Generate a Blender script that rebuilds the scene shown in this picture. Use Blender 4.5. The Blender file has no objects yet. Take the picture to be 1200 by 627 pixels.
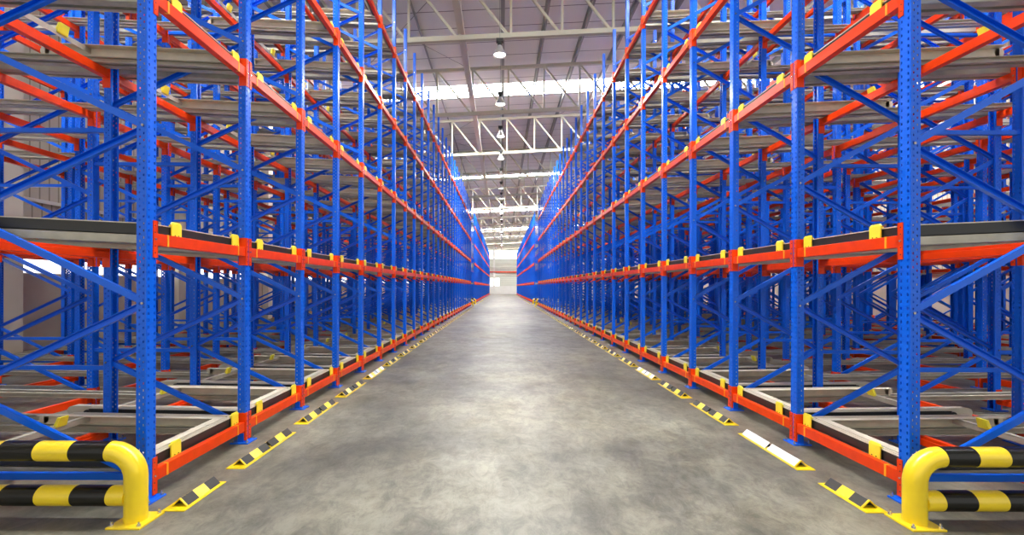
import bpy, bmesh, math, random
from mathutils import Matrix, Vector
random.seed(4)
S = bpy.context.scene
COL = S.collection
F = 530.0; CZ = 1.561; VPX, VPY = 588.5, 336.2

# ------------------------------------------------------------------ materials
def mat(name, col, rough=0.4, metal=0.0, spec=0.5, noise=0.0, nscale=6.0, bump=0.0, bscale=40.0, coat=0.0, col2=None):
    m = bpy.data.materials.new(name); m.use_nodes = True
    nt = m.node_tree; b = nt.nodes['Principled BSDF']
    b.inputs['Base Color'].default_value = (*col, 1); b.inputs['Roughness'].default_value = rough
    b.inputs['Metallic'].default_value = metal; b.inputs['Specular IOR Level'].default_value = spec
    b.inputs['Coat Weight'].default_value = coat; b.inputs['Coat Roughness'].default_value = 0.12
    if noise > 0 or bump > 0:
        tc = nt.nodes.new('ShaderNodeTexCoord')
    if noise > 0:
        n = nt.nodes.new('ShaderNodeTexNoise'); n.inputs['Scale'].default_value = nscale; n.inputs['Detail'].default_value = 4
        nt.links.new(tc.outputs['Object'], n.inputs['Vector'])
        r = nt.nodes.new('ShaderNodeValToRGB')
        d = col2 or tuple(c * (1 - noise) for c in col)
        r.color_ramp.elements[0].position = 0.3; r.color_ramp.elements[1].position = 0.7
        r.color_ramp.elements[0].color = (*d, 1); r.color_ramp.elements[1].color = (*col, 1)
        nt.links.new(n.outputs['Fac'], r.inputs['Fac']); nt.links.new(r.outputs['Color'], b.inputs['Base Color'])
    if bump > 0:
        n2 = nt.nodes.new('ShaderNodeTexNoise'); n2.inputs['Scale'].default_value = bscale
        nt.links.new(tc.outputs['Object'], n2.inputs['Vector'])
        bp = nt.nodes.new('ShaderNodeBump'); bp.inputs['Strength'].default_value = bump; bp.inputs['Distance'].default_value = 0.01
        nt.links.new(n2.outputs['Fac'], bp.inputs['Height']); nt.links.new(bp.outputs['Normal'], b.inputs['Normal'])
    return m

def emit(name, col, strength):
    m = bpy.data.materials.new(name); m.use_nodes = True
    nt = m.node_tree; nt.nodes.clear()
    e = nt.nodes.new('ShaderNodeEmission'); o = nt.nodes.new('ShaderNodeOutputMaterial')
    e.inputs['Color'].default_value = (*col, 1); e.inputs['Strength'].default_value = strength
    nt.links.new(e.outputs[0], o.inputs[0]); return m

M = {}
M['blue'] = mat('blue_enamel', (0.0, 0.125, 0.80), 0.34, spec=0.3, coat=0.2)
M['orange'] = mat('orange_red_enamel', (0.92, 0.055, 0.002), 0.33, spec=0.35, noise=0.12, nscale=9)
M['rail'] = mat('galvanised_rail', (0.50, 0.47, 0.385), 0.40, metal=0.1, noise=0.25, nscale=7)
M['cream'] = mat('cream_steel', (0.66, 0.60, 0.47), 0.42, noise=0.15, nscale=9)
M['black'] = mat('near_black', (0.022, 0.022, 0.020), 0.45)
M['yellow'] = mat('yellow_paint', (0.95, 0.70, 0.012), 0.32, coat=0.4, noise=0.08, nscale=5)
M['capyellow'] = mat('yellow_plastic', (0.95, 0.85, 0.05), 0.4)
M['tape'] = mat('amber_tape', (1.0, 0.42, 0.01), 0.5)
M['guardblack'] = mat('black_stripe', (0.004, 0.004, 0.003), 0.25, spec=0.3, coat=0.1)
M['tileblack'] = mat('dark_rubber_stripe', (0.035, 0.034, 0.03), 0.55)
M['reflective'] = mat('white_reflective_stripe', (0.70, 0.71, 0.72), 0.25)
M['zinc'] = mat('zinc_bolt', (0.7, 0.7, 0.68), 0.25, metal=0.9)
M['truss'] = mat('truss_paint', (0.52, 0.50, 0.385), 0.45)
M['purlin'] = mat('purlin_grey', (0.26, 0.26, 0.25), 0.5)
M['purlin_light'] = mat('tie_paint', (0.66, 0.64, 0.56), 0.5)
M['lampblack'] = mat('ballast_black', (0.02, 0.02, 0.02), 0.5)
M['white'] = mat('white_plaster', (0.78, 0.76, 0.71), 0.7, noise=0.08, nscale=1.2)
M['concrete'] = mat('wall_concrete', (0.50, 0.41, 0.35), 0.8, noise=0.25, nscale=0.8)
M['pillar'] = mat('pillar_paint', (0.62, 0.56, 0.46), 0.7, noise=0.1, nscale=1)
M['skylight_or_fill'] = emit('skylight_or_fill_sheet', (1.0, 0.99, 0.97), 42.0)
M['window'] = emit('window_daylight', (0.98, 0.99, 1.0), 2.8)
M['bulb'] = emit('lamp_glow', (1.0, 0.98, 0.93), 9.0)

def sheet_mat(name, c1, c2, axis, period, line=0.06, rough=0.55, depth=0.25):
    """corrugated / seamed sheet: ribs repeat along an axis of the object"""
    m = mat(name, c1, rough); nt = m.node_tree; b = nt.nodes['Principled BSDF']
    tc = nt.nodes.new('ShaderNodeTexCoord'); sp = nt.nodes.new('ShaderNodeSeparateXYZ')
    nt.links.new(tc.outputs['Object'], sp.inputs[0])
    dv = nt.nodes.new('ShaderNodeMath'); dv.operation = 'DIVIDE'; dv.inputs[1].default_value = period
    nt.links.new(sp.outputs[axis], dv.inputs[0])
    fr = nt.nodes.new('ShaderNodeMath'); fr.operation = 'FRACT'; nt.links.new(dv.outputs[0], fr.inputs[0])
    lt = nt.nodes.new('ShaderNodeMath'); lt.operation = 'LESS_THAN'; lt.inputs[1].default_value = line
    nt.links.new(fr.outputs[0], lt.inputs[0])
    n = nt.nodes.new('ShaderNodeTexNoise'); n.inputs['Scale'].default_value = 0.5
    nt.links.new(tc.outputs['Object'], n.inputs['Vector'])
    mx = nt.nodes.new('ShaderNodeMix'); mx.data_type = 'RGBA'
    mx.inputs['A'].default_value = (*c1, 1); mx.inputs['B'].default_value = (*[c * 0.86 for c in c1], 1)
    nt.links.new(n.outputs['Fac'], mx.inputs['Factor'])
    m2 = nt.nodes.new('ShaderNodeMix'); m2.data_type = 'RGBA'; m2.inputs['B'].default_value = (*c2, 1)
    nt.links.new(mx.outputs['Result'], m2.inputs['A']); nt.links.new(lt.outputs[0], m2.inputs['Factor'])
    nt.links.new(m2.outputs['Result'], b.inputs['Base Color'])
    return m
M['roof'] = sheet_mat('roof_sheet', (0.82, 0.81, 0.78), (0.14, 0.13, 0.12), 'Y', 1.07, 0.035)
M['cladding'] = sheet_mat('ribbed_cladding', (0.60, 0.54, 0.42), (0.30, 0.26, 0.19), 'Y', 0.24, 0.16)
M['cladding_end'] = sheet_mat('ribbed_cladding_end', (0.72, 0.73, 0.62), (0.45, 0.45, 0.38), 'Z', 0.3, 0.18)

def floor_mat():
    m = bpy.data.materials.new('polished_concrete'); m.use_nodes = True
    nt = m.node_tree; b = nt.nodes['Principled BSDF']; L = nt.links.new
    tc = nt.nodes.new('ShaderNodeTexCoord')
    def noise(scale, detail, dist=0.0, sc=(1, 1, 1), rough=0.6):
        mp = nt.nodes.new('ShaderNodeMapping'); mp.inputs['Scale'].default_value = sc; mp.inputs['Location'].default_value = (3.1, 1.7, 0.37)
        L(tc.outputs['Object'], mp.inputs[0])
        n = nt.nodes.new('ShaderNodeTexNoise'); n.inputs['Scale'].default_value = scale
        n.inputs['Detail'].default_value = detail; n.inputs['Distortion'].default_value = dist
        n.inputs['Roughness'].default_value = rough
        L(mp.outputs[0], n.inputs['Vector']); return n.outputs['Fac']
    def ramp(fac, a, c, ca, cb):
        r = nt.nodes.new('ShaderNodeValToRGB'); r.color_ramp.elements[0].position = a; r.color_ramp.elements[1].position = c
        r.color_ramp.elements[0].color = (*ca, 1); r.color_ramp.elements[1].color = (*cb, 1)
        L(fac, r.inputs['Fac']); return r.outputs['Color']
    def mix(a, bb, fac, mode='MIX'):
        x = nt.nodes.new('ShaderNodeMix'); x.data_type = 'RGBA'; x.blend_type = mode
        if isinstance(fac, float): x.inputs['Factor'].default_value = fac
        else: L(fac, x.inputs['Factor'])
        L(a, x.inputs['A']); L(bb, x.inputs['B']); return x.outputs['Result']
    base = ramp(noise(0.42, 6, 0.3), 0.36, 0.64, (0.165, 0.160, 0.128), (0.325, 0.310, 0.240))
    cloud = ramp(noise(1.7, 9, 0.0, (1, 0.8, 1), 0.75), 0.40, 0.58, (0.50, 0.50, 0.48), (1, 1, 1))
    c = mix(base, cloud, 0.75, 'MULTIPLY')
    fine = ramp(noise(5, 12, 0.6, (1.3, 0.8, 1), 0.85), 0.40, 0.56, (0.50, 0.50, 0.49), (1.12, 1.12, 1.1))
    c = mix(c, fine, 0.7, 'MULTIPLY')
    warm = ramp(noise(0.35, 3), 0.5, 0.68, (1, 1, 1), (1.15, 1.08, 0.93))
    c = mix(c, warm, 0.8, 'MULTIPLY')
    # trowel sweeps and tyre marks along the aisle
    sweep = ramp(noise(1.2, 5, 0.3, (2.2, 0.28, 1)), 0.40, 0.62, (0.78, 0.78, 0.79), (1, 1, 1))
    c = mix(c, sweep, 0.7, 'MULTIPLY')
    L(c, b.inputs['Base Color'])
    rr = ramp(noise(1.4, 6, 0.8), 0.35, 0.65, (0.36, 0.36, 0.36), (0.48, 0.48, 0.48))
    b2 = nt.nodes.new('ShaderNodeRGBToBW'); L(rr, b2.inputs[0]); L(b2.outputs[0], b.inputs['Roughness'])
    b.inputs['Specular IOR Level'].default_value = 0.5
    bp = nt.nodes.new('ShaderNodeBump'); bp.inputs['Strength'].default_value = 0.08; bp.inputs['Distance'].default_value = 0.01
    L(noise(14, 8), bp.inputs['Height']); L(bp.outputs[0], b.inputs['Normal'])
    return m
M['floor'] = floor_mat()

# ------------------------------------------------------------------ mesh builder
class MB:
    def __init__(s, sx=1): s.v = []; s.f = []; s.mi = []; s.sx = sx
    def _add(s, vs, fs, mi=0):
        b = len(s.v); s.v += [(x * s.sx, y, z) for x, y, z in vs]
        s.f += [tuple(b + i for i in (f if s.sx > 0 else f[::-1])) for f in fs]; s.mi += [mi] * len(fs); return s
    def hexa(s, p, mi=0):   # 8 points: bottom ring 0-3 ccw, top ring 4-7
        return s._add(p, [(3, 2, 1, 0), (4, 5, 6, 7), (0, 1, 5, 4), (1, 2, 6, 5), (2, 3, 7, 6), (3, 0, 4, 7)], mi)
    def box(s, x0, x1, y0, y1, z0, z1, mi=0, sl=0.0, cz=None):
        f = lambda x: sl * x
        return s.hexa([(x0, y0, z0 + f(x0)), (x1, y0, z0 + f(x1)), (x1, y1, z0 + f(x1)), (x0, y1, z0 + f(x0)),
                       (x0, y0, z1 + f(x0)), (x1, y0, z1 + f(x1)), (x1, y1, z1 + f(x1)), (x0, y1, z1 + f(x0))], mi)
    def bar(s, a, b, w, h, up=(0, 1, 0), mi=0):
        a = Vector(a); b = Vector(b); d = (b - a).normalized(); n = Vector(up); t = d.cross(n).normalized(); n = t.cross(d)
        P = []
        for q in (a, b):
            P.append([q + t * i * w / 2 + n * j * h / 2 for i, j in ((-1, -1), (1, -1), (1, 1), (-1, 1))])
        return s.hexa([tuple(p) for p in P[0] + P[1]], mi)
    def channel(s, a, b, w, dep, th, side, mi=0):
        """C channel from a to b in an XZ plane; the web faces -Y when side<0 and +Y when side>0"""
        a = Vector(a); b = Vector(b); o = Vector((0, side * dep / 2, 0))
        s.bar(a + o, b + o, w, th, mi=mi)
        d = (b - a).normalized(); t = d.cross(Vector((0, 1, 0))).normalized()
        for k in (-1, 1):
            s.bar(a + t * k * (w / 2 - th / 2), b + t * k * (w / 2 - th / 2), th, dep, mi=mi)
        return s
    def cyl(s, a, b, r, n=12, mi=0, r2=None):
        a = Vector(a); b = Vector(b); d = (b - a).normalized(); u = d.orthogonal().normalized(); w = d.cross(u)
        r2 = r if r2 is None else r2; vs = []
        for q, rr in ((a, r), (b, r2)):
            vs += [tuple(q + (u * math.cos(2 * math.pi * i / n) + w * math.sin(2 * math.pi * i / n)) * rr) for i in range(n)]
        fs = [(i, (i + 1) % n, n + (i + 1) % n, n + i) for i in range(n)] + [tuple(range(n - 1, -1, -1)), tuple(range(n, 2 * n))]
        return s._add(vs, fs, mi)
    def lathe(s, prof, c, n=24, mi=0):
        vs = []; fs = []
        for r, z in prof:
            vs += [(c[0] + r * math.cos(2 * math.pi * i / n), c[1] + r * math.sin(2 * math.pi * i / n), c[2] + z) for i in range(n)]
        for k in range(len(prof) - 1):
            fs += [(k * n + i, k * n + (i + 1) % n, (k + 1) * n + (i + 1) % n, (k + 1) * n + i) for i in range(n)]
        return s._add(vs, fs, mi)
    def sweep(s, path, r, n=20, mi=0, cap=True):
        vs = []; fs = []; P = [Vector(p) for p in path]
        for k, p in enumerate(P):
            d = (P[min(k + 1, len(P) - 1)] - P[max(k - 1, 0)]).normalized(); u = Vector((0, 1, 0)); w = d.cross(u).normalized(); u = w.cross(d)
            vs += [tuple(p + (u * math.cos(2 * math.pi * i / n) + w * math.sin(2 * math.pi * i / n)) * r) for i in range(n)]
        for k in range(len(P) - 1):
            fs += [(k * n + i, k * n + (i + 1) % n, (k + 1) * n + (i + 1) % n, (k + 1) * n + i) for i in range(n)]
        if cap: fs += [tuple(range(n)), tuple((len(P) - 1) * n + i for i in range(n - 1, -1, -1))]
        return s._add(vs, fs, mi)
    def mesh(s, name, mats, smooth=False, bevel=0):
        me = bpy.data.meshes.new(name); me.from_pydata(s.v, [], s.f)
        for m in (mats if isinstance(mats, (list, tuple)) else [mats]): me.materials.append(m)
        me.polygons.foreach_set('material_index', s.mi)
        bm = bmesh.new(); bm.from_mesh(me); bmesh.ops.recalc_face_normals(bm, faces=bm.faces)
        if bevel:
            es = [e for e in bm.edges if len(e.link_faces) == 2 and e.calc_face_angle(0) > 0.6]
            bmesh.ops.bevel(bm, geom=es, offset=bevel, segments=2, affect='EDGES', profile=0.6)
        bm.to_mesh(me); bm.free()
        if smooth:
            me.polygons.foreach_set('use_smooth', [True] * len(me.polygons))
            try: me.set_sharp_from_angle(angle=math.radians(40))
            except Exception: pass
        me.update(); return me

def ob(name, data, parent=None, loc=(0, 0, 0)):
    o = bpy.data.objects.new(name, data); COL.objects.link(o)
    o.location = loc
    if parent: o.parent = parent
    return o
def tag(o, label, cat, group=None, kind='thing'):
    o['kind'] = kind
    if label: o['label'] = label
    if cat: o['category'] = cat
    if group: o['group'] = group
    return o
def struct(name, data, loc=(0, 0, 0), parent=None):
    o = ob(name, data, parent, loc)
    if not parent: o['kind'] = 'structure'
    return o
ORD = ['first', 'second', 'third', 'fourth', 'fifth', 'sixth', 'seventh', 'eighth', 'ninth', 'tenth']
def nth(i):   # 0-based
    if i < 10: return ORD[i]
    n = i + 1; return f"{n}{'th' if 10 < n % 100 < 20 else {1: 'st', 2: 'nd', 3: 'rd'}.get(n % 10, 'th')}"

# ------------------------------------------------------------------ rack dimensions
P = 1.25; D0 = 3.295; NB = 27                     # bay pitch, first post centre, bays of the first block
PW, PD = 0.09, 0.075                              # post width along the aisle, depth
TOP = 8.41
LEV = [0.165, 1.905, 3.69, 5.43, 7.13]
SLOPE = [0.015, 0.045, 0.045, 0.045, 0.045]        # rails rise away from the aisle
SIDES = {
    'left': dict(sx=-1, A=2.554, U=[0, 1.34, 2.65, 3.99, 5.30, 6.64], zf=0.157, zb=0.80, st=1.28),
    'right': dict(sx=1, A=2.93, U=[0, 1.08, 2.24, 3.34, 4.50, 5.58, 6.74, 7.82], zf=0.16, zb=0.77, st=1.22),
}
Y2 = 41.4; NB2 = 40                               # second block beyond the cross aisle
TIER = ['bottom tier', 'second tier', 'third tier', 'fourth tier', 'top tier']

def perforated(mb, horiz, c0, c1, pos, th, cols, z0, z1, pitch, hw, hh):
    """A steel face from c0 to c1 with columns of slots. horiz='y': face normal X at x=pos; 'x': normal Y at y=pos."""
    def put(a, b, za, zb):
        if horiz == 'y': mb.box(min(pos, pos + th), max(pos, pos + th), a, b, za, zb)
        else: mb.box(a, b, min(pos, pos + th), max(pos, pos + th), za, zb)
    cur = c0
    for cx, ph in cols:
        put(cur, cx - hw / 2, z0, z1)
        z = z0 + 0.04 + ph * pitch; prev = z0
        while z + hh < z1:
            put(cx - hw / 2, cx + hw / 2, prev, z); prev = z + hh; z += pitch
        put(cx - hw / 2, cx + hw / 2, prev, z1)
        cur = cx + hw / 2
    put(cur, c1, z0, z1)

def post_mb(sx, front=True, detail=True, full=True):
    """local: x from the aisle inwards, y centred; the open side looks into the frame"""
    mb = MB(sx); t = 0.004; h = PW / 2; z0 = 0.012
    if not detail:
        if front:
            mb.box(0, t * 2, -h, h, z0, TOP); mb.box(0, PD, -h, -h + t * 2, z0, TOP); mb.box(0, PD, h - t * 2, h, z0, TOP)
        else:
            mb.box(PD - t * 2, PD, -h, h, z0, TOP); mb.box(0, PD, -h, -h + t * 2, z0, TOP); mb.box(0, PD, h - t * 2, h, z0, TOP)
        return mb
    fx, th = (0.0, t) if front else (PD, -t)
    perforated(mb, 'y', -h + t, h - t, fx, th, [(-0.027, 0.0), (0.027, 0.0)], z0, TOP, 0.05, 0.012, 0.020)
    a, b = (t, PD) if front else (0, PD - t)
    for yy, tt in ((-h, t), (h, -t)):
        c1, c2 = (0.024, 0.052)
        perforated(mb, 'x', a, b, yy, tt, [(c1, 0.0), (c2, 0.5)], z0, TOP, 0.05, 0.010, 0.016)
    # returned lips of the open side and a raised rib down each flange
    lx0, lx1 = (PD - t, PD) if front else (0, t)
    mb.box(lx0, lx1, -h + t, -h + 0.02, z0, TOP); mb.box(lx0, lx1, h - 0.02, h - t, z0, TOP)
    rx = 0.006 if front else PD - 0.006
    for k in (-1, 1):
        mb.cyl((rx, k * (h - 0.003), z0), (rx, k * (h - 0.003), TOP), 0.0055, 6)
    mb.box(fx + th * 1.0 - 0.0005, fx + th + 0.0005, -0.008, 0.008, z0, TOP)
    return mb

def plate_mb(sx):
    mb = MB(sx); mb.box(-0.05, 0.13, -0.085, 0.085, 0, 0.012)
    mb.box(0.008, PD - 0.008, -0.056, -0.047, 0.012, 0.10); mb.box(0.008, PD - 0.008, 0.047, 0.056, 0.012, 0.10)
    return mb
def anchor_mb(sx):
    return MB(sx).cyl((0, 0, 0.012), (0, 0, 0.024), 0.012, 6).cyl((0, 0, 0.024), (0, 0, 0.045), 0.006, 8)

def brace_list(S_, w):
    """zigzag between the front post and the rear post of a frame w deep"""
    zf, zb, st = S_['zf'], S_['zb'], S_['st']; out = []; k = 0
    x0, x1 = 0.03, w + PD - 0.03
    while True:
        a = (x0, 0, zf + k * st); b = (x1, 0, zb + k * st); c = (x0, 0, zf + (k + 1) * st)
        if b[2] > TOP - 0.1: break
        out.append((a, b, 0))
        if c[2] > TOP - 0.1: break
        out.append((b, c, 1)); k += 1
    out.append(((x0, 0, zf + 0.02), (x1, 0, zf + 0.02), 2))
    return out
SPZ = [0.74, 3.12, 5.5, 7.9]

CACHE = {}
def cached(key, fn):
    if key not in CACHE: CACHE[key] = fn()
    return CACHE[key]

def frame_meshes(side, w, gap):
    S_ = SIDES[side]; sx = S_['sx']; key = ('frame', side, round(w, 3), round(gap, 3))
    def make():
        r = {}
        r['front'] = cached(('pf', side), lambda: post_mb(sx, True).mesh('front_post', M['blue']))
        r['rear'] = cached(('pr', side), lambda: post_mb(sx, False).mesh('rear_post', M['blue']))
        r['plate'] = cached(('pl', side), lambda: plate_mb(sx).mesh('base_plate', M['blue'], bevel=0.002))
        r['anchor'] = cached(('an', side), lambda: anchor_mb(sx).mesh('anchor_bolt', M['zinc']))
        r['braces'] = []
        for a, b, kind in brace_list(S_, w):
            q = MB(sx).channel(a, b, 0.048, 0.03, 0.003, -1 if (kind != 1) else 1)
            for e_ in (a, b):
                for k in (-1, 1): q.cyl((e_[0], k * PW / 2, e_[2]), (e_[0], k * (PW / 2 + 0.009), e_[2]), 0.010, 6, mi=1)
            r['braces'].append(q.mesh('diagonal_brace', [M['blue'], M['zinc']]))
        sp = []
        if gap > 0:
            for z in SPZ: sp.append(MB(sx).box(w + PD - 0.01, w + gap + 0.01, -0.022, 0.022, z - 0.022, z + 0.022).mesh('spacer_bar', M['blue'], bevel=0.003))
        r['spacers'] = sp
        # merged low version
        lo = post_mb(sx, True, False); b2 = post_mb(sx, False, False)
        lo._add([((x * sx) + w, y, z) for x, y, z in b2.v], [f if sx > 0 else f[::-1] for f in b2.f])
        lo.box(-0.05, 0.13, -0.085, 0.085, 0, 0.012); lo.box(w - 0.05, w + 0.13, -0.085, 0.085, 0, 0.012)
        for a, b, kind in brace_list(S_, w): lo.bar(a, b, 0.048, 0.03)
        if gap > 0:
            for z in SPZ: lo.box(w + PD - 0.01, w + gap + 0.01, -0.022, 0.022, z - 0.022, z + 0.022)
        r['low_mb'] = lo
        r['low'] = lo.mesh('upright_frame_low', M['blue'])
        return r
    return cached(key, make)

DEPTHF = ['at the aisle', 'second one deep', 'third one deep', 'fourth one deep', 'fifth one deep']
def place_frame(side, y, fi, row, block2=False):
    S_ = SIDES[side]; U = S_['U']; u = U[2 * fi]; w = U[2 * fi + 1] - u
    gap = (U[2 * fi + 2] - U[2 * fi + 1]) if 2 * fi + 2 < len(U) and not block2 else 0
    r = frame_meshes(side, w, gap); x = S_['sx'] * (S_['A'] + u)
    if block2: lab = f"distant blue upright frame, {nth(row)} row of the {side} rack beyond the cross aisle"
    else: lab = f"blue upright frame, {nth(row)} row of the {side} rack from the striped guard, {DEPTHF[fi]}"
    grp = f"upright frames of the {side} rack" + (' beyond the cross aisle' if block2 else '')
    if block2 or row > 9:
        return tag(ob('upright_frame', r['low'], None, (x, y, 0)), lab, 'rack frame', grp)
    e = tag(ob('upright_frame', None, None, (x, y, 0)), lab, 'rack frame', grp)
    s = S_['sx']
    ob('front_post', r['front'], e); ob('rear_post', r['rear'], e, (s * w, 0, 0))
    for xx in (0, s * w):
        pl = ob('base_plate', r['plate'], e, (xx, 0, 0))
        
        if row < 5 and fi == 0:
            for ax, ay in ((-0.03, -0.065), (-0.03, 0.065), (0.11, 0.065), (0.11, -0.065)): ob('anchor_bolt', r['anchor'], pl, (s * ax, ay, 0))
    for m in r['braces']: ob('diagonal_brace', m, e)
    for m in r['spacers']: ob('spacer_bar', m, e)
    return e

# ------------------------------------------------------------------ projection (for choosing the 300 that show largest)
def px(x, y, z): return VPX + F * x / y, VPY - F * (z - CZ) / y
def area(x0, x1, y0, y1, z0, z1):
    pts = [px(x, y, z) for x in (x0, x1) for y in (y0, y1) for z in (z0, z1)]
    ax = max(0, min(p[0] for p in pts)); bx = min(1200, max(p[0] for p in pts))
    ay = max(0, min(p[1] for p in pts)); by = min(627, max(p[1] for p in pts))
    if bx <= ax or by <= ay: return 0
    return (bx - ax) * F * abs(z1 - z0) / ((y0 + y1) / 2) + 1e-3 * F / y0

# ------------------------------------------------------------------ beams
BH = 0.045; CL = 0.136
def beam_body(mb):
    y0, y1 = PW / 2 + 0.004, P - PW / 2 - 0.004
    # box section with the step the rails sit in
    mb.box(0.002, 0.05, y0, y1, -BH, BH); mb.box(0.05, 0.066, y0, y1, -BH, BH * 0.35); return mb
def conn(mb, near):
    s = 1 if near else -1; e = 0 if near else P
    ya, yb = sorted((e + s * 0.009, e + s * (PW / 2 + 0.004)))
    mb.box(-0.007, 0.0, ya, yb, -CL, CL)
    yc, yd = sorted((e + s * (PW / 2 + 0.0002), e + s * (PW / 2 + 0.0065)))
    mb.box(-0.007, 0.066, yc, yd, -CL, CL); return mb
def cbolts(mb, near):
    s = 1 if near else -1; e = 0 if near else P
    yy = e + s * 0.024
    for z in (0.0, ): mb.cyl((-0.007, yy, z), (-0.015, yy, z), 0.008, 8, mi=1)
    for z in (-0.10, -0.05, 0.05, 0.10):
        mb.cyl((-0.007, yy, z), (-0.0085, yy, z), 0.005, 6, mi=2)
    return mb
def beam_meshes(sx):
    def make():
        return dict(
            body=beam_body(MB(sx)).mesh('beam_body', M['orange'], bevel=0.003),
            c1=cbolts(conn(MB(sx), True), True).mesh('end_connector', [M['orange'], M['zinc'], M['black']]),
            c2=cbolts(conn(MB(sx), False), False).mesh('end_connector', [M['orange'], M['zinc'], M['black']]),
            t1=MB(sx).box(-0.0005, 0.03, 0.155, 0.172, -BH - 0.0008, BH + 0.0008).mesh('tape_band', M['tape']),
            t2=MB(sx).box(-0.0005, 0.03, P - 0.172, P - 0.155, -BH - 0.0008, BH + 0.0008).mesh('tape_band', M['tape']),
            low=conn(conn(beam_body(MB(sx)), True), False).mesh('beam_low', M['orange']))
    return cached(('beam', sx), make)

beams = []
for side, S_ in SIDES.items():
    sx = S_['sx']
    for n in range(NB):
        for l, z in enumerate(LEV):
            for j, u in enumerate(S_['U']):
                uu = u if j % 2 == 0 else u + PD
                x = S_['A'] + uu; y = D0 + n * P; zz = z if j == 0 else z + SLOPE[l] * u - BH - 0.037
                a = area(sx * x, sx * (x + 0.05), y, y + P, zz - BH, zz + BH) * (1.0 if j == 0 else 0.55 if j == 1 else 0.35 / j)
                beams.append((a, side, n, l, j, x, y, zz))
beams.sort(key=lambda t: -t[0])
DEEP = ['on the aisle face', 'one post deep', 'two posts deep', 'three posts deep', 'four posts deep', 'five posts deep', 'six posts deep', 'seven posts deep']
for a, side, n, l, j, x, y, z in beams[:300]:
    sx = SIDES[side]['sx']; r = beam_meshes(sx); flip = (j % 2 == 1)
    lab = f"orange beam, {side} rack, {nth(n)} bay past the guard, {TIER[l]}, {DEEP[j]}"
    grp = f"orange beams of the {side} rack"
    flipm = sx if not flip else -sx
    rr = beam_meshes(flipm)
    if n > 9 or j > 2:
        tag(ob('rack_crossbeam', rr['low'], None, (sx * x, y, z)), lab, 'beam', grp); continue
    e = tag(ob('rack_crossbeam', None, None, (sx * x, y, z)), lab, 'beam', grp)
    ob('beam_body', rr['body'], e)
    c = ob('end_connector', rr['c1'], e); c2 = ob('end_connector', rr['c2'], e)
    if j == 0: ob('tape_band', rr['t1'], e); ob('tape_band', rr['t2'], e)
rest = MB()
def addmb(dst, src, ox, oy, oz):
    dst._add([(x + ox, y + oy, z + oz) for x, y, z in src.v], src.f)
lowb = {s: conn(conn(beam_body(MB(s)), True), False) for s in (1, -1)}
for a, side, n, l, j, x, y, z in beams[300:]:
    sx = SIDES[side]['sx']; addmb(rest, lowb[sx if j % 2 == 0 else -sx], sx * x, y, z)
# the same beams in the second block and in the racks standing behind the right rack
for side, S_ in SIDES.items():
    for l, z in enumerate(LEV):
        for j, u in enumerate(S_['U'][:4]):
            uu = (u if j % 2 == 0 else u + PD) + S_['A']
            for n in range(NB2): addmb(rest, lowb[S_['sx'] if j % 2 == 0 else -S_['sx']], S_['sx'] * uu, Y2 + n * P, z if j == 0 else z + SLOPE[l] * u - BH - 0.037)
UB = [8.4, 9.5, 10.65, 11.75, 12.9, 14.0]
for n in range(NB):
    for z in LEV:
        for j, u in enumerate(UB):
            y = D0 + n * P; x = SIDES['right']['A'] + u
            rest.box(x, x + 0.05, y + 0.05, y + P - 0.05, z - BH + 0.1, z + BH + 0.1)
o = ob('rack_crossbeam_mass', rest.mesh('rack_crossbeam_mass', M['orange']))
tag(o, 'all the remaining small orange beams deep inside and far along the racks', 'beam', None, 'stuff')

# ------------------------------------------------------------------ frames
for side, S_ in SIDES.items():
    nf = len(S_['U']) // 2
    for n in range(NB + 1):
        for fi in range(nf): place_frame(side, D0 + n * P, fi, n)
    for n in range(NB2 + 1): place_frame(side, Y2 + n * P, 0, n, True)
mass = MB()
for side, S_ in SIDES.items():
    sx = S_['sx']
    for n in range(NB2 + 1):
        lo = frame_meshes(side, S_['U'][3] - S_['U'][2], 0)['low_mb']
        mass._add([(x + sx * (S_['A'] + S_['U'][2]), y + Y2 + n * P, z) for x, y, z in lo.v], lo.f)
lo = frame_meshes('right', 1.1, 0)['low_mb']
for n in range(NB + 1):
    for k in range(3):
        mass._add([(x + SIDES['right']['A'] + UB[2 * k], y + D0 + n * P, z) for x, y, z in lo.v], lo.f)
o = ob('upright_frame_mass', mass.mesh('upright_frame_mass', M['blue']))
tag(o, 'all the remaining blue rack frames deep behind and far beyond the cross aisle', 'rack frame', None, 'stuff')

# ------------------------------------------------------------------ rails (run away from the aisle, rising slightly)
def rail_mb(sx, L, inner, SL, low=False):
    """C rail along x with its web at y=0; inner = +1 when the lane lies towards +y"""
    mb = MB(sx); t = 0.005; s = inner; x0 = 0.068
    def bx(ya, yb, za, zb): mb.box(x0, L, min(ya, yb), max(ya, yb), za, zb, sl=SL)
    bx(0, s * t, -0.035, 0.036)
    bx(0, s * 0.055, 0.030, 0.036); bx(-s * 0.018, s * 0.05, -0.035, -0.029)
    if not low: bx(s * 0.05, s * 0.055, 0.016, 0.036); bx(-s * 0.018, -s * 0.014, -0.035, -0.018)
    return mb
def inner_rail_mb(sx, L, inner, SL):
    mb = MB(sx); s = inner; x0 = 0.068
    def bx(ya, yb, za, zb): mb.box(x0, L, min(ya, yb), max(ya, yb), za, zb, sl=SL)
    bx(s * 0.085, s * 0.09, -0.035, 0.02); bx(s * 0.085, s * 0.125, -0.035, -0.029); bx(s * 0.085, s * 0.125, 0.014, 0.02)
    return mb
rails = []
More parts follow.
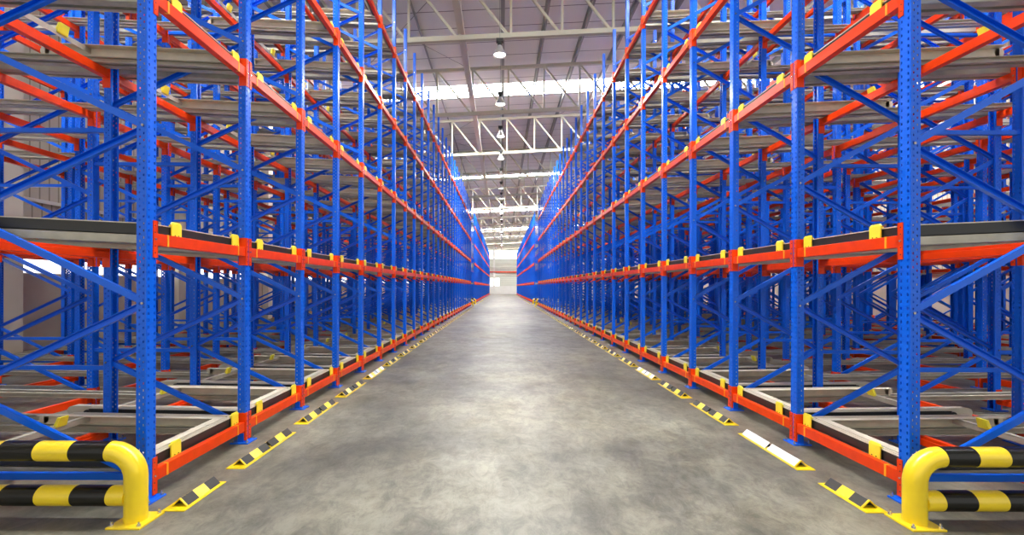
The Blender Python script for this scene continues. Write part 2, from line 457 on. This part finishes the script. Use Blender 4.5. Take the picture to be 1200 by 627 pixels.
for side, S_ in SIDES.items():
    L = S_['U'][-1] + 0.05
    for n in range(NB):
        for l, z in enumerate(LEV):
            for k in (0, 1):
                y = D0 + n * P + (0.075 if k == 0 else P - 0.075)
                a = area(S_['sx'] * S_['A'], S_['sx'] * (S_['A'] + L), y - 0.01, y + 0.01, z - 0.05, z + 0.035)
                rails.append((a, side, n, l, k, y, z))
rails.sort(key=lambda t: -t[0])
railrest = MB()
lowr = {}
for i, (a, side, n, l, k, y, z) in enumerate(rails):
    S_ = SIDES[side]; sx = S_['sx']; L = S_['U'][-1] + 0.05; inn = 1 if k == 0 else -1
    if i < 300:
        me = cached(('rail', side, k, SLOPE[l]), lambda: rail_mb(sx, L, inn, SLOPE[l]).mesh('outer_channel', M['rail']))
        mi = cached(('irail', side, k, SLOPE[l]), lambda: inner_rail_mb(sx, L, inn, SLOPE[l]).mesh('inner_channel', M['rail']))
        e = tag(ob('cart_rail', None, None, (sx * S_['A'], y, z)),
                f"grey rail, {side} rack, {nth(n)} bay past the guard, {TIER[l]}, {'nearer' if k == 0 else 'farther'} side of lane",
                'rail', f"cart rails of the {side} rack")
        ob('outer_channel', me, e); ob('inner_channel', mi, e)
    else:
        q = lowr.setdefault((side, k, SLOPE[l]), rail_mb(sx, L, inn, SLOPE[l], True))
        addmb(railrest, q, sx * S_['A'], y, z)
for n in range(NB2):
    if n % 1 == 0:
        for side, S_ in SIDES.items():
            for z in LEV:
                for yy in (0.09, P - 0.09):
                    railrest.box(S_['sx'] * (S_['A'] + 0.07), S_['sx'] * (S_['A'] + 4), Y2 + n * P + yy - 0.01, Y2 + n * P + yy + 0.01, z - 0.05, z + 0.035)
for n in range(NB):
    for z in LEV:
        for yy in (0.09, P - 0.09):
            railrest.box(11.3, 17.0, D0 + n * P + yy - 0.02, D0 + n * P + yy + 0.02, z + 0.05, z + 0.135)
o = ob('cart_rail_mass', railrest.mesh('cart_rail_mass', M['rail']))
tag(o, 'all the remaining grey rails far along and beyond the racks', 'rail', None, 'stuff')

# ------------------------------------------------------------------ push-back carts
C0 = 0.060                      # z of cart underside above the beam centre is C0-0.02
def outer_cart(side, SL):
    S_ = SIDES[side]; sx = S_['sx']; L = 1.67; hw = 0.545; r = {}
    def make():
        zb, zt, zl = 0.038, 0.115, 0.123
        body = MB(sx); t = 0.026
        body.box(0.075, 0.075 + t, -hw, hw, zb, zt, sl=SL); body.box(0.075 + t, 0.134, -hw + t, hw - t, zt - 0.01, zt, sl=SL)  # near-black faces, and a plate that makes the gaps between the lips dark
        for k in (-1, 1): 
            ya, yb = sorted((k * hw, k * (hw - t))); body.box(0.075 + t, L, ya, yb, zb, zt, sl=SL)
        lip = MB(sx)
        lip.box(0.072, 0.086, -hw - 0.003, hw + 0.003, zt, zl, sl=SL)
        for k in (-1, 1):
            ya, yb = sorted((k * (hw + 0.003), k * (hw - 0.013))); lip.box(0.088, L, ya, yb, zt, zl, sl=SL)
            ya, yb = sorted((k * (hw - 0.029), k * (hw - 0.045))); lip.box(0.121, L, ya, yb, zt, zl, sl=SL)
        lip.box(0.102, 0.118, -hw + 0.027, hw - 0.027, zt, zl, sl=SL)
        cap = MB(sx)
        # plastic corner guard: front leaf with two slots, wrapping over the top
        zc0, zc1 = 0.005, 0.162
        for a, b in ((-0.055, -0.030), (-0.018, 0.002), (0.014, 0.055)): cap.box(0.050, 0.062, a, b, zc0, 0.03)
        cap.hexa([(0.050, -0.055, 0.03), (0.062, -0.055, 0.03), (0.062, 0.055, 0.03), (0.050, 0.055, 0.03),
                  (0.050, -0.055, 0.146), (0.062, -0.055, 0.146), (0.062, 0.055, 0.146), (0.050, 0.055, 0.146)])
        cap.hexa([(0.050, -0.055, 0.146), (0.068, -0.055, 0.146), (0.068, 0.055, 0.146), (0.050, 0.055, 0.146),
                  (0.054, -0.040, zc1), (0.068, -0.040, zc1), (0.068, 0.040, zc1), (0.054, 0.040, zc1)])
        cap.box(0.060, 0.080, -0.050, 0.050, 0.126, 0.140)
        for yy in (-0.022, 0.018): cap.cyl((0.050, yy, 0.055), (0.0465, yy, 0.055), 0.009, 8, mi=1)
        wh = {k: MB(sx).cyl((L + 0.02, k * (hw + 0.004), 0.07 + SL * L), (L + 0.02, k * (hw - 0.03), 0.07 + SL * L), 0.034, 14) for k in (-1, 1)}
        hub = {k: MB(sx).cyl((L + 0.02, k * (hw + 0.010), 0.07 + SL * L), (L + 0.02, k * (hw - 0.035), 0.07 + SL * L), 0.014, 10) for k in (-1, 1)}
        allm = MB(sx)
        # one-mesh version for distant bays
        allm.box(0.075, 0.101, -hw, hw, zb, zt, mi=0, sl=SL)
        for k in (-1, 1):
            ya, yb = sorted((k * hw, k * (hw - t))); allm.box(0.101, L, ya, yb, zb, zt, 0, sl=SL)
            ya, yb = sorted((k * (hw + 0.003), k * (hw - 0.05))); allm.box(0.12, L, ya, yb, zt, zl, 1, sl=SL)
            yc = 0.50 if k > 0 else -0.30
            allm.box(0.050, 0.095, yc - 0.055, yc + 0.055, 0.02, 0.14, 2)
        allm.box(0.072, 0.12, -hw, hw, zt, zl, 1, sl=SL)
        return dict(body=body.mesh('cart_body', M['black']), lip=lip.mesh('cart_lip', M['cream']),
                    cap=cap.mesh('corner_cap', [M['capyellow'], M['black']], bevel=0.003),
                    wh={k: v.mesh('wheel', M['black'], smooth=True) for k, v in wh.items()}, hub={k: v.mesh('wheel_hub', M['zinc']) for k, v in hub.items()},
                    low=allm.mesh('outer_cart_low', [M['black'], M['cream'], M['capyellow']]))
    return cached(('ocart', side, SL), make)
def inner_cart(side, SL):
    sx = SIDES[side]['sx']; L = 1.90; hw = 0.485
    def make():
        fr = MB(sx); zt = 0.123; 
        def ch(x0, x1, ya, yb, za, zb): fr.box(x0, x1, min(ya, yb), max(ya, yb), za, zb, sl=SL)
        for k in (-1, 1):
            ch(0.135, L, k * hw, k * (hw - 0.006), 0.028, zt)          # tall side web
            ch(0.135, L, k * hw, k * (hw - 0.075), zt - 0.006, zt)     # top flange
            ch(0.135, L, k * hw, k * (hw - 0.030), 0.028, 0.034)
            fr.cyl((L, k * hw, 0.075 + SL * L), (L, k * (hw - 0.006), 0.075 + SL * L), 0.047, 16)
        ch(0.135, 0.215, -hw + 0.045, hw - 0.045, zt - 0.006, zt); ch(0.135, 0.141, -hw + 0.006, hw - 0.006, 0.03, zt)
        cross = MB(sx)
        cross.box(1.45, 1.50, -hw + 0.006, hw - 0.006, 0.105, 0.111, sl=SL); cross.box(1.45, 1.456, -hw + 0.006, hw - 0.006, 0.06, 0.111, sl=SL)
        mid = MB(sx); mid.box(0.80, 0.84, -hw + 0.006, hw - 0.006, 0.03, 0.045, sl=SL)
        cap = MB(sx); 
        cap.hexa([(1.440, 0.135, 0.105 + SL), (1.475, 0.135, 0.105 + SL), (1.475, 0.235, 0.105 + SL), (1.440, 0.235, 0.105 + SL),
                  (1.415, 0.140, 0.195 + SL), (1.440, 0.140, 0.195 + SL), (1.440, 0.230, 0.195 + SL), (1.415, 0.230, 0.195 + SL)])
        return dict(fr=fr.mesh('cart_frame', M['cream']), cross=cross.mesh('crossbar', M['rail']), mid=mid.mesh('middle_strut', M['rail']),
                    cap=cap.mesh('stop_cap', M['capyellow'], bevel=0.004),
                    )
    return cached(('icart', side, SL), make)
for side, S_ in SIDES.items():
    sx = S_['sx']
    for n in range(NB):
        for l, z in enumerate(LEV):
            loc = (sx * S_['A'], D0 + (n + 0.5) * P, z)
            r = outer_cart(side, SLOPE[l])
            lab = f"black-sided cart with yellow corner caps, {side} rack, {nth(n)} bay past the guard, {TIER[l]}"
            if n > 8: tag(ob('outer_cart', r['low'], None, loc), lab, 'cart', f"outer carts of the {side} rack")
            else:
                e = tag(ob('outer_cart', None, None, loc), lab, 'cart', f"outer carts of the {side} rack")
                ob('cart_body', r['body'], e); ob('cart_lip', r['lip'], e)
                for k in (-1, 1):
                    c = ob('corner_cap', r['cap'], e, (0, 0.50 if k > 0 else -0.30, 0))
                if n < 7:
                    
                    for k in (-1, 1): w = ob('wheel', r['wh'][k], e); ob('wheel_hub', r['hub'][k], w)
            if n < 20:
                q = inner_cart(side, SLOPE[l])
                e = tag(ob('inner_cart', None, None, loc), f"grey inner cart nested in {side} rack, {nth(n)} bay past the guard, {TIER[l]}", 'cart', f"inner carts of the {side} rack")
                ob('cart_frame', q['fr'], e); ob('crossbar', q['cross'], e); ob('stop_cap', q['cap'], e)
cm = MB()
for side, S_ in SIDES.items():
    for n in range(NB2):
        for z in LEV:
            x = S_['sx'] * S_['A']; s = S_['sx']; y = Y2 + n * P
            cm.box(x + s * 0.07, x + s * 0.11, y + 0.08, y + P - 0.08, z + 0.04, z + 0.088, 0)
            cm.box(x + s * 0.07, x + s * 0.17, y + 0.08, y + P - 0.08, z + 0.088, z + 0.10, 1)
            for k in (-1, 1): cm.box(x + s * 0.05, x + s * 0.11, y + P / 2 + k * 0.41 - 0.055, y + P / 2 + k * 0.41 + 0.055, z + 0.03, z + 0.115, 2)
o = ob('outer_cart_mass', cm.mesh('outer_cart_mass', [M['black'], M['cream'], M['capyellow']]))
tag(o, 'all the tiny carts of both racks beyond the cross aisle', 'cart', None, 'stuff')

# ------------------------------------------------------------------ striped guard rails
def guard(side, y, inward, zt, zl, X, sl_, label, detail=True, length=2.3):
    s = SIDES[side]['sx']; r = 0.066; R = 0.165
    e = tag(ob('guard_rail', None, None, (s * X, y, 0)), label, 'guard rail', 'striped guard rails at the rack ends')
    n = 24 if detail else 12
    mb = MB(s); path = [(0, 0, 0.012)]; path += [(0, 0, zt - R)]
    for i in range(1, 11):
        a = i / 10 * math.pi / 2; path.append((R - R * math.cos(a), 0, zt - R + R * math.sin(a)))
    mb.sweep(path, r, n)
    ob('elbow_post', mb.mesh('elbow_post', M['yellow'], smooth=True), e)
    def run(name, x0, z, first):
        x = x0; i = first; seg = sl_
        yl, bl = MB(s), MB(s)
        while x < length - 0.02:
            nx = min(x + seg, length)
            (bl if i % 2 == 0 else yl).sweep([(x, 0, z), ((x + nx) / 2, 0, z), (nx, 0, z)], r - (0.0005 if i % 2 else 0), n)
            x = nx; i += 1
        m = MB(s); 
        m.v = [(a * s if False else a, b, c) for a, b, c in yl.v]; m.f = list(yl.f); m.mi = [0] * len(yl.f)
        k = len(m.v); m.v += bl.v; m.f += [tuple(k + q for q in f) for f in bl.f]; m.mi += [1] * len(bl.f)
        ob(name, m.mesh(name, [M['yellow'], M['guardblack']], smooth=True), e)
    run('top_pipe', R, zt, 0)
    st = MB(s).sweep([(0.04, 0, zl), (0.10, 0, zl), (0.155, 0, zl)], r - 0.001, n)
    ob('pipe_stub', st.mesh('pipe_stub', M['yellow'], smooth=True), e)
    run('lower_pipe', 0.155, zl, 0)
    far = MB(s); far.sweep([(length, 0, 0.012), (length, 0, zt / 2), (length, 0, zt)], r, n)
    far.lathe([(r, 0), (r * 0.7, 0.03), (0.001, 0.045)], (length, 0, zt), n)
    ob('end_post', far.mesh('end_post', M['yellow'], smooth=True), e)
    for xx in (0, length):
        pl = ob('foot_plate', MB(s).box(-0.11, 0.11, -0.11, 0.11, 0, 0.012).mesh('foot_plate', M['yellow'], bevel=0.002), e, (s * xx, 0, 0))
        if detail:
            bm_ = cached('footbolt', lambda: MB().cyl((0, 0, 0.012), (0, 0, 0.026), 0.013, 6).cyl((0, 0, 0.026), (0, 0, 0.042), 0.006, 8).mesh('foot_bolt', M['zinc']))
            for a, c in ((-0.088, -0.088), (0.088, -0.088), (0.088, 0.088), (-0.088, 0.088)): ob('foot_bolt', bm_, pl, (a, c, 0))
    return e
guard('left', 3.0, 0, 0.465, 0.172, 2.425, 0.232, 'yellow and black pipe guard with one elbow, at the front end of the left rack')
guard('right', 3.0, 0, 0.44, 0.15, 2.74, 0.205, 'yellow and black pipe guard with one elbow, at the front end of the right rack')
for side in ('left', 'right'):
    X = SIDES[side]['A'] - 0.13
    guard(side, D0 + NB * P + 0.42, 0, 0.46, 0.17, X, 0.22, f"tiny striped guard at the far end of the long {side} rack, before the cross aisle", False)
    guard(side, Y2 - 0.42, 0, 0.46, 0.17, X, 0.22, f"tiny striped guard at the near end of the {side} rack beyond the cross aisle", False)

# ------------------------------------------------------------------ striped floor stops
def stop_parts(L, variant):
    """triangular ridge on a flat yellow base plate, y from 0 to L"""
    base = MB(); base.box(-0.08, 0.08, 0, L, 0, 0.006)
    ridge = MB(); hwid, hh = 0.052, 0.052
    n = 3 if L < 0.6 else 6
    y0, y1 = 0.075, L - 0.03
    segs = []
    if n == 3: segs = [(y0, y1, 3, 0)]
    else:
        mid = (y0 + y1) / 2; segs = [(y0, mid - 0.018, 3, 0), (mid + 0.018, y1, 3, 0)]
    cavity = MB()
    for a, b, k, ph in segs:
        for i in range(k):
            ya = a + (b - a) * i / k; yb = a + (b - a) * (i + 1) / k
            mi = (0 if i % 2 == 0 else 1) if variant == 0 else (2 if variant == 1 or i % 2 == 0 else 1)
            t = 0.005
            for s in (-1, 1):
                ridge.hexa([(s * hwid, ya, 0.006), (s * hwid, yb, 0.006), (s * (hwid - 0.008), yb, 0.006), (s * (hwid - 0.008), ya, 0.006),
                            (0, ya, hh + 0.006), (0, yb, hh + 0.006), (0, yb, hh - 0.003), (0, ya, hh - 0.003)], mi)
        # dark block set back inside the hollow ends, painting their shade, and the yellow rim round the opening
        cavity.hexa([(-hwid + 0.01, a + 0.03, 0.006), (hwid - 0.01, a + 0.03, 0.006), (hwid - 0.01, b - 0.03, 0.006), (-hwid + 0.01, b - 0.03, 0.006),
                     (-0.002, a + 0.03, hh - 0.004), (0.002, a + 0.03, hh - 0.004), (0.002, b - 0.03, hh - 0.004), (-0.002, b - 0.03, hh - 0.004)])
    rim = MB()
    ya = y0 - 0.006
    for s in (-1, 1): rim.bar((s * hwid, ya, 0.007), (0, ya, hh + 0.007), 0.008, 0.012, up=(0, 1, 0))
    return base, ridge, cavity, rim
def stopmesh(L, v):
    def make():
        b, r, c, m = stop_parts(L, v)
        return (b.mesh('stop_base', M['yellow'], bevel=0.001), r.mesh('striped_ridge', [M['tileblack'], M['yellow'], M['reflective']]),
                c.mesh('hollow_shade', M['tileblack']), m.mesh('end_rim', M['yellow']))
    return cached(('stop', L, v), make)
def place_stop(side, y, L, label, variant=0, near=True):
    X = 2.275 if side == 'left' else 2.60
    s = SIDES[side]['sx']; r = stopmesh(L, variant)
    e = tag(ob('wheel_stop', None, None, (s * X, y, 0)), label, 'floor stop', f"striped floor stops along the {side} rack")
    ob('stop_base', r[0], e); q = ob('striped_ridge', r[1], e)
    if near: ob('hollow_shade', r[2], q); ob('end_rim', r[3], q)
for side in ('left', 'right'):
    place_stop(side, 3.13, 0.475, f"short black and yellow floor stop beside the striped guard of the {side} rack")
    for k in range(26):
        v = 0
        if side == 'right' and k == 0: v = 1
        if side == 'right' and k in (3,): v = 2
        if side == 'left' and k in (3,): v = 2
        w = {0: 'black and yellow', 1: 'white-faced', 2: 'white and yellow'}[v]
        place_stop(side, 3.86 + k * P, 0.97, f"long {w} floor stop beside the {nth(k + 1)} post of the {side} rack", v, k < 8)
s2 = MB()
for side in ('left', 'right'):
    X = (2.275 if side == 'left' else 2.60) * SIDES[side]['sx']
    for k in range(NB2):
        y = Y2 + 0.2 + k * P
        s2.box(X - 0.08, X + 0.08, y, y + 0.97, 0, 0.006, 0)
        s2.hexa([(X - 0.05, y + 0.05, 0.006), (X + 0.05, y + 0.05, 0.006), (X + 0.05, y + 0.9, 0.006), (X - 0.05, y + 0.9, 0.006),
                 (X - 0.003, y + 0.05, 0.055), (X + 0.003, y + 0.05, 0.055), (X + 0.003, y + 0.9, 0.055), (X - 0.003, y + 0.9, 0.055)], k % 2)
o = ob('wheel_stop_mass', s2.mesh('wheel_stop_mass', [M['yellow'], M['tileblack']]))
tag(o, 'tiny floor stops along both racks beyond the cross aisle', 'floor stop', None, 'stuff')

# ------------------------------------------------------------------ building shell
WL, WR, YE, YB = -11.5, 21.5, 97.0, -6.0
RS = 0.052                                        # roof rises towards the right
def rz(x, z0): return z0 + RS * x
f = MB(); f.box(WL - 0.3, WR + 0.3, YB, YE + 0.3, -0.2, 0); struct('floor', f.mesh('floor', M['floor']))
# left wall: concrete dado, window band, ribbed cladding above a light ledge
w = MB(); w.box(WL - 0.2, WL, YB, YE, 0, 1.85, 0); w.box(WL - 0.2, WL, YB, YE, 2.27, 2.45, 0)
w.box(WL - 0.12, WL, YB, YE, 2.45, 3.62, 1); w.box(WL - 0.2, WL + 0.06, YB, YE, 3.62, 3.70, 2); w.box(WL - 0.2, WL - 0.06, YB, YE, 3.70, 11.2, 1)
struct('wall_left', w.mesh('wall_left', [M['concrete'], M['cladding'], M['white']]))
k = 0; y = 9.7
ys = [y + 6.0 * i for i in range(-2, 15)]
pl = MB()
for yy in ys:
    o = struct('wall_left_pillar', cached('pillar', lambda: MB().box(-0.2, 0.28, 0, 0.9, 0, 11.1).mesh('wall_left_pillar', M['pillar'], bevel=0.01)), (WL, yy, 0))
for i, yy in enumerate(ys[:-1]):
    a, b = yy + 0.9, yy + 6.0
    win = MB(); win.box(WL - 0.16, WL - 0.12, a, b, 1.85, 2.27)
    wo = struct(f'window_{i + 1}', win.mesh('window_pane', M['window']))
    fr = MB()
    fr.box(WL - 0.12, WL - 0.04, a, b, 1.85, 1.88); fr.box(WL - 0.12, WL - 0.04, a, b, 2.24, 2.27)
    for q in range(5): yq = a + (b - a - 0.04) * q / 4; fr.box(WL - 0.12, WL - 0.05, yq, yq + 0.04, 1.88, 2.24)
    ob('window_frame', fr.mesh('window_frame', M['white']), wo)
w = MB(); w.box(WR, WR + 0.2, YB, YE, 0, 2.4, 0); w.box(WR, WR + 0.12, YB, YE, 2.4, 12.8, 1)
struct('wall_right', w.mesh('wall_right', [M['concrete'], M['cladding']]))
# end wall
w = MB()
w.box(WL, WR, YE, YE + 0.2, 0, 1.75, 0)
w.box(WL, -2.55, YE, YE + 0.2, 1.75, 3.4, 1); w.box(-0.6, WR, YE, YE + 0.2, 1.75, 3.4, 1)
w.box(WL, WR, YE + 0.02, YE + 0.2, 3.4, 7.6, 1)
w.box(WL, WR, YE - 0.02, YE + 0.05, 6.25, 6.4, 2); w.box(WL, WR, YE, YE + 0.2, 9.4, 12.8, 1)
w.box(WL, WR, YE - 0.1, YE, 3.9, 4.02, 2)
struct('wall_end', w.mesh('wall_end', [M['white'], M['cladding_end'], M['truss']]))
struct('window_30', MB().box(-2.55, -0.6, YE + 0.05, YE + 0.1, 1.75, 3.4).mesh('window_30', M['window']))
struct('window_31', MB().box(WL, WR, YE + 0.08, YE + 0.12, 7.6, 9.4).mesh('window_31', M['window']))
struct('trim_1', MB().box(WL, WR, YE - 0.35, YE - 0.15, 4.62, 4.86).mesh('trim_1', M['orange']))
for i, xx in enumerate((-9.5, -1.75, 6.0, 13.7)):
    struct('wall_end_pillar', cached('epillar', lambda: MB().box(-0.2, 0.2, -0.3, 0, 0, 10.8).mesh('wall_end_pillar', M['white'], bevel=0.01)), (xx, YE, 0))

# roof sheet with translucent strips and one added glowing strip
ZR = 11.45
strips = [(-14 + 18 * i, -14 + 18 * i + 1.5) for i in range(1, 7)]
strips = [(22.0 + 18 * i, 23.4 + 18 * i) for i in range(-1, 4)] + [(88.5, 89.3)]  # last pair is an added strip that brightens the far end
cuts = [YB] + [q for s_ in strips for q in s_] + [YE + 0.2]
rf = MB()
def slab(mb, ya, yb, z0, z1, x0=WL - 0.3, x1=WR + 0.3, mi=0):
    mb.hexa([(x0, ya, rz(x0, z0)), (x1, ya, rz(x1, z0)), (x1, yb, rz(x1, z0)), (x0, yb, rz(x0, z0)),
             (x0, ya, rz(x0, z1)), (x1, ya, rz(x1, z1)), (x1, yb, rz(x1, z1)), (x0, yb, rz(x0, z1))], mi)
for i in range(0, len(cuts), 2): slab(rf, cuts[i], cuts[i + 1], ZR, ZR + 0.08)
struct('ceiling', rf.mesh('ceiling', M['roof']))
for i, (a, b) in enumerate(strips):
    sk = MB(); slab(sk, a, b, ZR + 0.02, ZR + 0.05); struct(f'window_{40 + i}', sk.mesh('skylight_or_fill', M['skylight_or_fill']))  # the last one is the added fill strip
# purlins running along the building, right under the sheet
nP = 0
for i in range(-7, 14):
    x = 0.0 + 1.56 * i
    pu = MB(); z = rz(x, ZR)
    pu.box(x - 0.005, x + 0.005, YB, YE, z - 0.22, z); pu.box(x - 0.005, x + 0.07, YB, YE, z - 0.226, z - 0.218); pu.box(x - 0.07, x + 0.005, YB, YE, z - 0.008, z)
    struct('ceiling_purlin', pu.mesh('ceiling_purlin', M['purlin']))
# longitudinal square ties at the bottom chords
for x in (-8.7, -1.27, 6.2, 13.6):
    t = MB(); z = rz(x, 9.33); t.box(x - 0.10, x + 0.10, YB, YE, z, z + 0.16); struct('ceiling_tie', t.mesh('ceiling_tie', M['purlin_light']))
# trusses
ZB, ZT = 9.2, 11.15
for k in range(-1, 15):
    y = 13.8 + 6.0 * k
    e = ob('ceiling_truss', None, None, (0, y, 0)); e['kind'] = 'structure'
    x0, x1 = WL + 0.1, WR - 0.1
    def chord(z, w, h, nm):
        mb = MB(); mb.hexa([(x0, -w / 2, rz(x0, z) - h / 2), (x1, -w / 2, rz(x1, z) - h / 2), (x1, w / 2, rz(x1, z) - h / 2), (x0, w / 2, rz(x0, z) - h / 2),
                            (x0, -w / 2, rz(x0, z) + h / 2), (x1, -w / 2, rz(x1, z) + h / 2), (x1, w / 2, rz(x1, z) + h / 2), (x0, w / 2, rz(x0, z) + h / 2)])
        ob(nm, mb.mesh(nm, M['truss'], bevel=0.01), e)
    chord(ZB, 0.15, 0.15, 'bottom_chord'); chord(ZT, 0.13, 0.13, 'top_chord')
    web = MB(); sep = k < 3
    for i in range(-7, 13):
        xx = 0.25 + 1.56 * i
        a = (xx, 0, rz(xx, ZB)); b = (xx, 0, rz(xx, ZT)); c = (xx + 1.5, 0, rz(xx + 1.5, ZB))
        if sep:
            ob('truss_post', MB().bar(a, b, 0.075, 0.075).mesh('truss_post', M['truss'], bevel=0.006), e)
            if i < 12: ob('truss_diagonal', MB().bar(b, c, 0.075, 0.075).mesh('truss_diagonal', M['truss'], bevel=0.006), e)
        else:
            web.bar(a, b, 0.075, 0.075)
            if i < 12: web.bar(b, c, 0.075, 0.075)
    if not sep: ob('web_lattice', web.mesh('web_lattice', M['truss']), e)
# thin cross rods between purlins
for j, (xa, ya, xb, yb) in enumerate([(-6.2, 13.8, -1.5, 19.8), (-1.5, 13.8, -6.2, 19.8), (3.1, 19.8, 7.8, 25.8), (7.8, 19.8, 3.1, 25.8), (-6.2, 25.8, -1.5, 31.8), (-1.5, 25.8, -6.2, 31.8)]):
    z1 = rz(xa, ZR - 0.24); z2 = rz(xb, ZR - 0.24)
    struct('ceiling_rod', MB().cyl((xa, ya, z1), (xb, yb, z2), 0.012, 6).mesh('ceiling_rod', M['purlin']))

# ------------------------------------------------------------------ pendant lamps down the aisle
def lamp_meshes():
    prof_o = [(0.055, 0.30), (0.075, 0.27), (0.10, 0.20), (0.15, 0.10), (0.195, 0.0), (0.203, -0.008)]
    prof_i = [(0.197, -0.004), (0.145, 0.095), (0.095, 0.19), (0.05, 0.26), (0.001, 0.265)]
    sh = MB().lathe(prof_o + prof_i, (0, 0, 0), 28)
    glass = mat('spun_reflector', (0.50, 0.47, 0.46), 0.3, metal=0.3)
    bal = MB().cyl((0, 0, 0.30), (0, 0, 0.42), 0.065, 16); bal.box(-0.11, 0.11, -0.07, 0.07, 0.40, 0.50)
    rod = MB().cyl((0, 0, 0.50), (0, 0, ZR - 8.57 - 0.22), 0.008, 6)
    bulb = MB().lathe([(0.001, 0.02), (0.10, 0.022), (0.165, 0.03), (0.17, 0.034)], (0, 0, 0), 24)
    return (sh.mesh('lamp_shade', glass, smooth=True), bal.mesh('ballast_box', M['lampblack'], bevel=0.004), rod.mesh('hanging_rod', M['purlin']), bulb.mesh('glowing_lens', M['bulb']))
LM = lamp_meshes()
for k in range(20):
    y = 13.7 + 3.72 * k
    e = tag(ob('pendant_lamp', None, None, (-0.09, y, 8.57)), f"bell-shaped pendant lamp over the aisle, {nth(k)} along from the camera end", 'lamp', 'pendant lamps over the aisle')
    for nm, me in zip(('lamp_shade', 'ballast_box', 'hanging_rod', 'glowing_lens'), LM): ob(nm, me, e)

# ------------------------------------------------------------------ camera, world, view
cam = bpy.data.cameras.new('camera'); co = bpy.data.objects.new('camera', cam); COL.objects.link(co)
cam.sensor_fit = 'HORIZONTAL'; cam.sensor_width = 36; cam.lens = F / 1200 * 36
cam.shift_x = (600 - VPX) / 1200; cam.shift_y = (VPY - 313.5) / 1200
cam.clip_start = 0.05; cam.clip_end = 300
co.matrix_world = Matrix.Translation((0, 0, CZ)) @ Matrix.Rotation(math.pi / 2, 4, 'X') @ Matrix.Rotation(0.0025, 4, 'Z')
S.camera = co
wd = bpy.data.worlds.new('world'); S.world = wd; wd.use_nodes = True
bg = wd.node_tree.nodes['Background']; bg.inputs[0].default_value = (1.0, 0.98, 0.94, 1); bg.inputs[1].default_value = 0.85
S.view_settings.view_transform = 'Standard'; S.view_settings.look = 'None'; S.view_settings.gamma = 1.0
S.view_settings.use_curve_mapping = False
S.view_settings.exposure = 0.35
S.cycles.max_bounces = 8; S.cycles.diffuse_bounces = 3; S.cycles.glossy_bounces = 3
S.cycles.sample_clamp_indirect = 6.0; S.cycles.use_denoising = True
